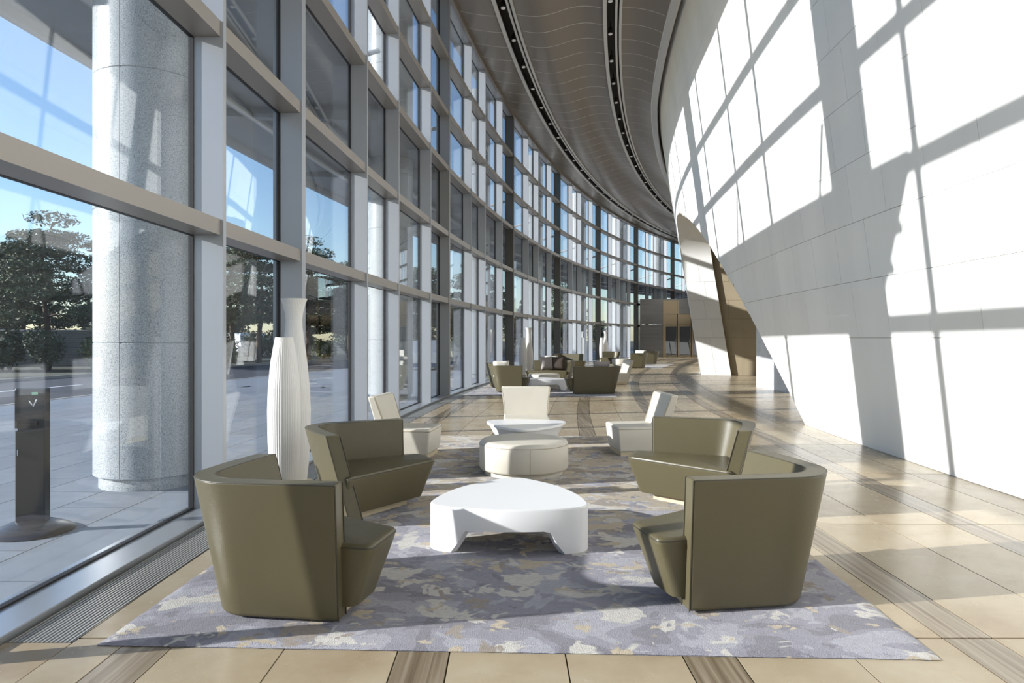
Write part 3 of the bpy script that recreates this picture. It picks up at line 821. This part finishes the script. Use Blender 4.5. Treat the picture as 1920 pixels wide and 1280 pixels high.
tab2 = make_cone_table(); put(tab2, .165, 8.66, 175, 'white coffee table with tapered base behind the cream ottoman', 'table')

# ------------------------------------------------------------ floor lamps
def make_tall_lamp():
    root = empty('floor_lamp')
    MB().lathe([(.19,0),(.19,.012),(.18,.018)], 40).build('base', M['base_wood'], root, smooth=40)
    MB().lathe([(.128,.02),(.150,.22),(.165,.5),(.168,.75),(.158,.98),(.135,1.22),(.105,1.45),(.086,1.60),(.082,1.68),(.092,1.76),(.112,1.84),(.134,1.90),(.126,1.90),(.10,1.83)], 96, pleat=.018, cap=False).build('shade', M['lamp_white'], root)
    return root
def make_short_lamp():
    root = empty('floor_lamp')
    MB().lathe([(.15,0),(.15,.012),(.14,.018)], 40).build('base', M['base_wood'], root, smooth=40)
    MB().lathe([(.118,.02),(.132,.2),(.148,.5),(.153,.8),(.146,1.02),(.125,1.25),(.10,1.40),(.082,1.5),(.074,1.5),(.08,1.42)], 88, pleat=.018, cap=False).build('shade', M['lamp_white'], root)
    return root
lt, ls = make_tall_lamp(), make_short_lamp(); GL = 'white pleated floor lamps'
put(lt, -2.255, 7.06, 0, 'tall white pleated floor lamp with flared neck, nearest pair by the windows', 'lamp', GL, .003)
put(ls, -2.17, 6.50, 0, 'shorter white pleated floor lamp, spindle shaped, nearest pair by the windows', 'lamp', GL, .003)
for (s, w), nm in (((24.4,.45),'second pair along the windows'), ((42.2,.50),'third and farthest pair along the windows')):
    a = W(s, w); b = W(s-.30, w-.22+.16)
    put(copy_tree(lt), a.x, a.y, 0, 'tall white flared-neck floor lamp, %s' % nm, 'lamp', GL, .003)
    put(copy_tree(ls), b.x-.12, b.y, 0, 'shorter white spindle floor lamp, %s' % nm, 'lamp', GL, .003)

# ------------------------------------------------------------ rugs
def make_rug(name, mat, wd, ln, label):
    mb = MB(); nx, ny = 100, 160; vs_ = []; fs = []
    def edge(i, j):
        x = -wd/2+wd*i/nx; y = -ln/2+ln*j/ny
        if i in (0,nx): x += random.uniform(-.004,.004)
        if j in (0,ny): y += random.uniform(-.004,.004)
        return x, y
    for j in range(ny+1):
        for i in range(nx+1):
            x, y = edge(i,j); bd = i in (0,nx) or j in (0,ny)
            vs_.append((x, y, .004 if bd else .0155+random.uniform(-.001,.001)))
    for j in range(ny):
        for i in range(nx): a = j*(nx+1)+i; fs.append((a,a+1,a+nx+2,a+nx+1))
    n0 = len(vs_)
    vs_ += [(-wd/2,-ln/2,.001),(wd/2,-ln/2,.001),(wd/2,ln/2,.001),(-wd/2,ln/2,.001)]
    fs.append((n0+3,n0+2,n0+1,n0))
    o = MB().add(vs_, fs).build(name, mat, smooth=180); tag(o, label, 'rug', 'patterned rugs'); return o
rug = make_rug('area_rug', M['rug'], 4.02, 7.15, 'lavender grey and cream patterned rug under the nearest seating group')
rug.location = (.125, 6.82, 0); rug.rotation_euler = (0,0,math.radians(-2.2))

# ------------------------------------------------------------ second and third seating groups
rug2 = make_rug('area_rug', M['rug_b'], 4.0, 7.0, 'patterned rug under the middle seating group'); rug2.location = (1.16, 20.95, 0); rug2.rotation_euler = (0,0,math.radians(-8))
rug3 = make_rug('area_rug', M['rug_b'], 4.0, 6.5, 'patterned rug under the farthest seating group'); c3 = W(35.6, 3.4); rug3.location = (c3.x, c3.y, 0); rug3.rotation_euler = (0,0,heading(35.6))
sofaA = make_tub('tub_sofa', L=1.12, A=.86); sofaB = make_tub('tub_sofa', L=1.25, A=.80, mirror=True, front_dep=.55)
put(copy_tree(tubB), .27, 18.42, -7, 'olive tub armchair at the left front of the middle seating group', 'armchair', GA)
put(copy_tree(tubA), -.06, 21.0, 205, 'olive tub armchair behind another, left back of the middle group', 'armchair', GA)
put(sofaA, 1.62, 17.95, 3, 'wide olive leather sofa with its back to the camera, middle group', 'sofa', 'olive leather sofas')
put(sofaB, .74, 23.0, 172, 'olive leather sofa with cushions facing the camera, middle group', 'sofa', 'olive leather sofas')
sofaB.rotation_euler.z = math.radians(168)
put(copy_tree(ott), 1.0, 21.2, 0, 'round cream ottoman in the middle seating group', 'ottoman')
put(copy_tree(tab), .95, 19.6, 10, 'white coffee table in the middle seating group', 'table')
put(copy_tree(sl), 3.38, 22.0, 100, 'cream slipper chair at the right of the middle group, facing left', 'chair', GS)
def make_cushion(mat):
    mb = MB(); n = 10; vs_ = []; fs = []
    for side in (-1,1):
        for j in range(n+1):
            for i in range(n+1):
                x = -1+2*i/n; y = -1+2*j/n
                t = (1-x**4)*(1-y**4); px = x*(.23-.02*(1-abs(y))*abs(x)); py = y*(.23-.02*(1-abs(x))*abs(y))
                vs_.append((px, side*.075*t**.6, py+.23))
    m = n+1
    for s_ in (0,1):
        for j in range(n):
            for i in range(n): a = s_*m*m+j*m+i; fs.append((a,a+1,a+m+1,a+m))
    o = mb.add(vs_, fs).build('cushion', mat, smooth=180)
    md = o.modifiers.new('weld','WELD'); md.merge_threshold = .002
    return o
def cushion(mat, x, y, z, rz, tilt, label):
    o = make_cushion(M[mat]); o.location = (x,y,z); o.rotation_euler = (math.radians(tilt),0,math.radians(rz)); tag(o, label, 'cushion', 'scatter cushions'); return o
zs_ = RUGZ+.415
cushion('cushion_grey', 1.17, 22.62, zs_, 20, -14, 'grey cushion at the left end of the middle group sofa')
cushion('cushion_brown', 1.52, 22.66, zs_, -8, -16, 'dark brown cushion on the middle group sofa beside the grey one')
cushion('cushion_white', 1.32, 22.86, zs_+.02, 8, -10, 'white cushion behind the grey cushion on the middle group sofa')
cushion('cushion_white', -.28, 18.62, zs_, 10, -16, 'white cushion inside the left front armchair of the middle group')
cushion('cushion_grey', 2.38, 18.32, zs_, 6, 14, 'grey cushion against the back of the wide sofa')
# farthest group
def ring(o, s, w, deg, label, cat, group=None):
    p = W(s, w); put(o, p.x, p.y, deg+math.degrees(heading(s)), label, cat, group); return o
ring(copy_tree(sofaA), 29.6, 1.9, 170, 'pale olive sofa at the near end of the farthest group', 'sofa', 'olive leather sofas')
put(copy_tree(tubA), 5.85, 33.7, -2, 'olive tub armchair nearer of two at the right of the farthest group', 'armchair', GA)
put(copy_tree(tubA), 7.45, 38.6, -4, 'olive tub armchair farther of two at the right of the farthest group', 'armchair', GA)
ring(copy_tree(ott), 34.6, 3.0, 0, 'round cream ottoman in the farthest seating group', 'ottoman')
ring(copy_tree(sl), 37.4, 3.4, 150, 'cream slipper chair in the middle of the farthest group', 'chair', GS)
ring(copy_tree(tubB), 35.6, 1.8, 200, 'olive tub armchair by the windows in the farthest group', 'armchair', GA)

# ------------------------------------------------------------ far entrance lobby
def make_vestibule():
    root = empty('revolving_door_lobby', (9.98, 53.2, 0), math.radians(-8))
    Hv = 4.4
    MB().box((0,0,2.55),(1.75,.12,Hv)).build('steel_panel', M['steel'], root); MB().box((0,0,0.0),(1.75,.12,2.52)).build('steel_panel', M['steel'], root)
    MB().box((0,.12,0),(.12,4,Hv)).build('side_panel', M['steel'], root); MB().box((0,0,Hv),(6,4,Hv+.1)).build('roof_panel', M['steel'], root)
    MB().box((1.75,-.06,0),(1.92,.14,Hv)).build('post', M['bronze'], root)
    for k in range(4):
        x = 1.92 + k*1.05
        MB().box((x+.95,-.04,0),(x+1.05,.12,Hv)).build('post', M['bronze'], root)
        MB().box((x,.0,3.35),(x+.95,.1,Hv)).build('fascia', M['bronze' if k in (0,) else 'steel'], root)
        MB().box((x,.25,2.5),(x+.95,.33,3.33)).build('fascia', M['bronze'], root)
        d = MB().box((x+.02,.3,.02),(x+.93,.33,2.46)).build('door_leaf', M['glass'], root)
        fr_ = MB(); fr_.box((x+.02,.28,.02),(x+.07,.35,2.46)); fr_.box((x+.88,.28,.02),(x+.93,.35,2.46)); fr_.box((x+.07,.28,2.38),(x+.88,.35,2.46)); fr_.box((x+.07,.28,.02),(x+.88,.35,.14))
        fr_.build('door_frame', M['bronze'], d)
        MB().tube([(x+.80,.25,.8),(x+.80,.25,1.4)], .018, 8).build('handle', M['chrome'], d)
    MB().box((1.9,3.2,0),(6,3.3,Hv)).build('inner_wall', M['track_dark'], root)
    tag(root, 'brushed steel entrance lobby with bronze-framed glass doors at the far end', 'doorway')
make_vestibule()

# ------------------------------------------------------------ outside: trees, shrubs, fence, cars
def leaf_cloud(mb, c, rx, ry, rz, n, size, rnd_, spiky=False):
    for _ in range(n):
        while True:
            p = Vector((rnd_.uniform(-1,1), rnd_.uniform(-1,1), rnd_.uniform(-1,1)))
            if .25 < p.length < 1: break
        q = Vector((c[0]+p.x*rx, c[1]+p.y*ry, c[2]+p.z*rz))
        a = Vector((rnd_.uniform(-1,1), rnd_.uniform(-1,1), rnd_.uniform(-.6,.6))).normalized(); b = a.cross(Vector((rnd_.uniform(-1,1), rnd_.uniform(-1,1), rnd_.uniform(-1,1)))).normalized()
        s1, s2 = size*rnd_.uniform(.6,1.3), size*rnd_.uniform(.3,.7)*(0.6 if spiky else 1)
        mb.add([q-a*s1, q-b*s2, q+a*s1, q+b*s2], [(0,1,2,3)])
def make_pine(seed, h):
    r_ = random.Random(seed); root = empty('pine_tree')
    bend = [Vector((0,0,0))]
    for k in range(1, 9): bend.append(Vector((math.sin(k*.7+seed)*.18*k/8*2, math.cos(k*.6+seed)*.15*k/8*2, h*.95*k/8)))
    tr = MB()
    for i in range(8):
        tr.tube([bend[i], bend[i+1]], .17*(1-i/9.5), 7)
    tr.build('trunk', M['bark'], root, smooth=60)
    fo = MB(); br = MB()
    layers = 7
    for k in range(layers):
        t = .36 + .62*k/(layers-1); i = min(int(t*8), 7); c = bend[i].lerp(bend[i+1], t*8-i)
        spread = (1-.68*(t-.36)/.62)*h*.30
        nb = 5 if k < layers-1 else 1
        for b in range(nb):
            a = b/nb*2*PI + k*1.1 + r_.uniform(-.4,.4); d = spread*r_.uniform(.55,1.0) if nb > 1 else 0
            p = c + Vector((math.cos(a)*d, math.sin(a)*d, r_.uniform(-.1,.35)))
            if nb > 1: br.tube([c, c.lerp(p,.6)+Vector((0,0,.1)), p], .035, 5)
            leaf_cloud(fo, p, h*.135*r_.uniform(.8,1.2), h*.135*r_.uniform(.8,1.2), h*.042*r_.uniform(.8,1.2), 420, .125, r_, True)
    br.build('branches', M['bark'], root); fo.build('foliage', M['pine'], root)
    return root
def make_shrub(seed, rx, h, mat):
    r_ = random.Random(seed); root = empty('shrub'); fo = MB()
    for k in range(9):
        a = r_.uniform(0,2*PI); d = rx*r_.uniform(0,.6); hh_ = r_.uniform(.35,.78)*h
        leaf_cloud(fo, (math.cos(a)*d, math.sin(a)*d, hh_), rx*.5, rx*.5, h*.30, 260, .085, r_)
    fo.build('foliage', M[mat], root)
    st = MB()
    for k in range(4): a = k*1.6; st.tube([(0,0,-.05),(math.cos(a)*rx*.35, math.sin(a)*rx*.35, h*.6)], .03, 5)
    st.build('stems', M['bark'], root); return root
GT = 'pine trees beyond the road'
pines = [make_pine(1, 8.2), make_pine(5, 7.2), make_pine(9, 6.6)]
spots = [(-22.8,33.5,0,'tall pine with tiered crown, leftmost beyond the road'), (-20.2,35.0,1,'smaller tiered pine just left of the nearest granite column'),
         (-26.6,37.0,2,'pine behind the corrugated fence at the far left'), (-18.4,38.0,2,None), (-17.6,43.0,0,None), (-15.2,41.0,1,None), (-14.6,47.5,2,None), (-13.4,45.0,0,None), (-12.2,51,1,None),
         (-10.5,49.0,2,None), (-9.8,56,0,None), (-7.4,55,1,None), (-6.5,62,2,None), (-3.5,60,0,None), (-2.0,68,1,None), (2.0,70,2,None), (6,78,0,None)]
used = set()
for k,(x,y,v,lab) in enumerate(spots):
    o = pines[v] if v not in used else copy_tree(pines[v]); used.add(v)
    o.location = (x,y,-.1); o.rotation_euler = (0,0,k*1.3); o.scale = (1,1,1+.06*((k*7)%3-1))
    tag(o, lab or 'dark green pine, %s by distance in the row beyond the road' % nth(sorted(q[1] for q in spots if q[3] is None).index(y)), 'tree', GT)
sh = [make_shrub(3, 1.3, 2.1, 'leaf_dark'), make_shrub(8, 1.1, 1.7, 'leaf')]
sp = [(-21.6,31.6,0),(-19.6,32.4,1),(-20.4,34.2,0),(-18.0,35.0,0),(-24.8,33.2,1),(-16.6,39.0,1),(-15.0,43.6,0),(-13.0,47.0,1),(-11.0,52.5,0),(-8.4,58.0,1),(-26.5,40.5,0),(-29,42,0),(-23,42,0),(-19.5,46,0)]
for k in range(17):
    q_ = W(17+k*3.4, -20.2-1.5*((k*5) % 3)); sp.append((q_.x-.2*k % 1, q_.y+4, 0))
for k in range(15):
    q_ = W(18+k*5.2, -27.5-1.5*((k*5) % 3)); sp.append((q_.x, q_.y+6, 0))
used = set()
for k,(x,y,v) in enumerate(sp):
    o = sh[v] if v not in used else copy_tree(sh[v]); used.add(v)
    o.location = (x,y,-.1); o.rotation_euler = (0,0,k*.9)
    if k >= 31: o.scale = (2.3,2.3,2.1)
    rank = nth(sorted((q[1], q[0]) for i, q in enumerate(sp) if q[2] == v and (i >= 31) == (k >= 31)).index((y, x)))
    tag(o, ('tall dark bush behind the pines, %s by distance' if k >= 31 else 'dense dark shrub on the verge, %s by distance' if v == 0 else 'yellow-green leafy shrub on the verge, %s by distance') % rank, 'shrub', 'dark shrubs on the verge' if v == 0 else 'yellow-green shrubs on the verge')
# corrugated fence
fn_root = empty('corrugated_fence', (-31.0, 33.6, -.1), math.radians(14))
for k in range(16):
    z0 = .1+k*.12
    v = [(0,0,z0),(9.2,0,z0),(9.2,-.035,z0+.06),(0,-.035,z0+.06),(0,0,z0+.12),(9.2,0,z0+.12)]
    MB().add(v+[(x,.02,z) for x,_,z in v], [(0,1,2,3),(3,2,5,4),(7,6,9,8),(9,10,11,8) if False else (9,8,11,10)]).build('rib', M['fence'], fn_root)
for k in range(5): MB().box((k*2.3-.04,.02,0),(k*2.3+.04,.10,2.1)).build('post', M['fence'], fn_root)
tag(fn_root, 'grey corrugated metal fence below the leftmost pine', 'fence')
# cars
def make_car(name, paint, L, Wd, H, van=False):
    root = empty(name); hw = Wd/2
    if van: prof = [(-L/2,.35),(-L/2,H*.93),(-L/2+.15,H),(L*.22,H),(L*.36,H*.58),(L*.49,H*.50),(L/2,.55),(L/2,.32)]
    else: prof = [(-L/2,.35),(-L/2,H*.60),(-L*.42,H*.66),(-L*.30,H*.97),(-L*.05,H),(L*.08,H*.95),(L*.24,H*.64),(L*.44,H*.54),(L/2,H*.40),(L/2,.30)]
    m = len(prof); vs_ = [(x,-hw,z) for x,z in prof]+[(x,hw,z) for x,z in prof]
    for i,(x,z) in enumerate(prof):
        if z > H*.62: vs_[i] = (x,-hw*.84,z); vs_[m+i] = (x,hw*.84,z)
    fs = [(i,(i+1)%m,m+(i+1)%m,m+i) for i in range(m)] + [tuple(range(m)), tuple(range(2*m-1,m-1,-1))]
    MB().add(vs_, fs).build('body', M[paint], root, bevel=.05, seg=2)
    for sgn in (-1,1):
        if van: xs = [(-L*.42,-L*.14),(-L*.11,L*.06),(L*.09,L*.24)]
        else: xs = [(-L*.24,-L*.04),(-L*.02,L*.12)]
        for a,b in xs:
            y = sgn*hw*.90; MB().hexa([(a,y,H*.62),(b,y,H*.62),(b-.05,sgn*hw*.80,H*.90),(a+.05,sgn*hw*.80,H*.90)]+[(p[0],p[1]+sgn*.03,p[2]) for p in ((a,y,H*.62),(b,y,H*.62),(b-.05,sgn*hw*.80,H*.90),(a+.05,sgn*hw*.80,H*.90))]).build('side_window', M['car_glass'], root)
        for x in (-L*.31, L*.31):
            w_ = MB().lathe([(.2,-.1),(.32,-.09),(.33,0),(.32,.09),(.2,.1)], 20).build('wheel', M['tyre'], root, (x,sgn*(hw-.08),.33)); w_.rotation_euler = (PI/2,0,0)
            hb_ = MB().lathe([(.05,.1),(.19,.105),(.19,.11)], 12).build('hub', M['silver_paint'], w_)
    return root
c1 = make_car('van', 'white_paint', 4.8, 1.85, 1.95, True); put(c1, -22.4, 58.5, 75, 'white van parked beyond the pines behind the floor lamp', 'car', None, -.06)
c2 = make_car('car', 'dark_paint', 4.4, 1.8, 1.45); put(c2, -20.4, 56.6, 70, 'dark car parked just right of the white van', 'car', None, -.06)
c3_ = make_car('car', 'silver_paint', 4.4, 1.8, 1.45); put(c3_, -3.9, 34.0, 83, 'silver car outside the windows behind the second seating group', 'car', None, -.06)
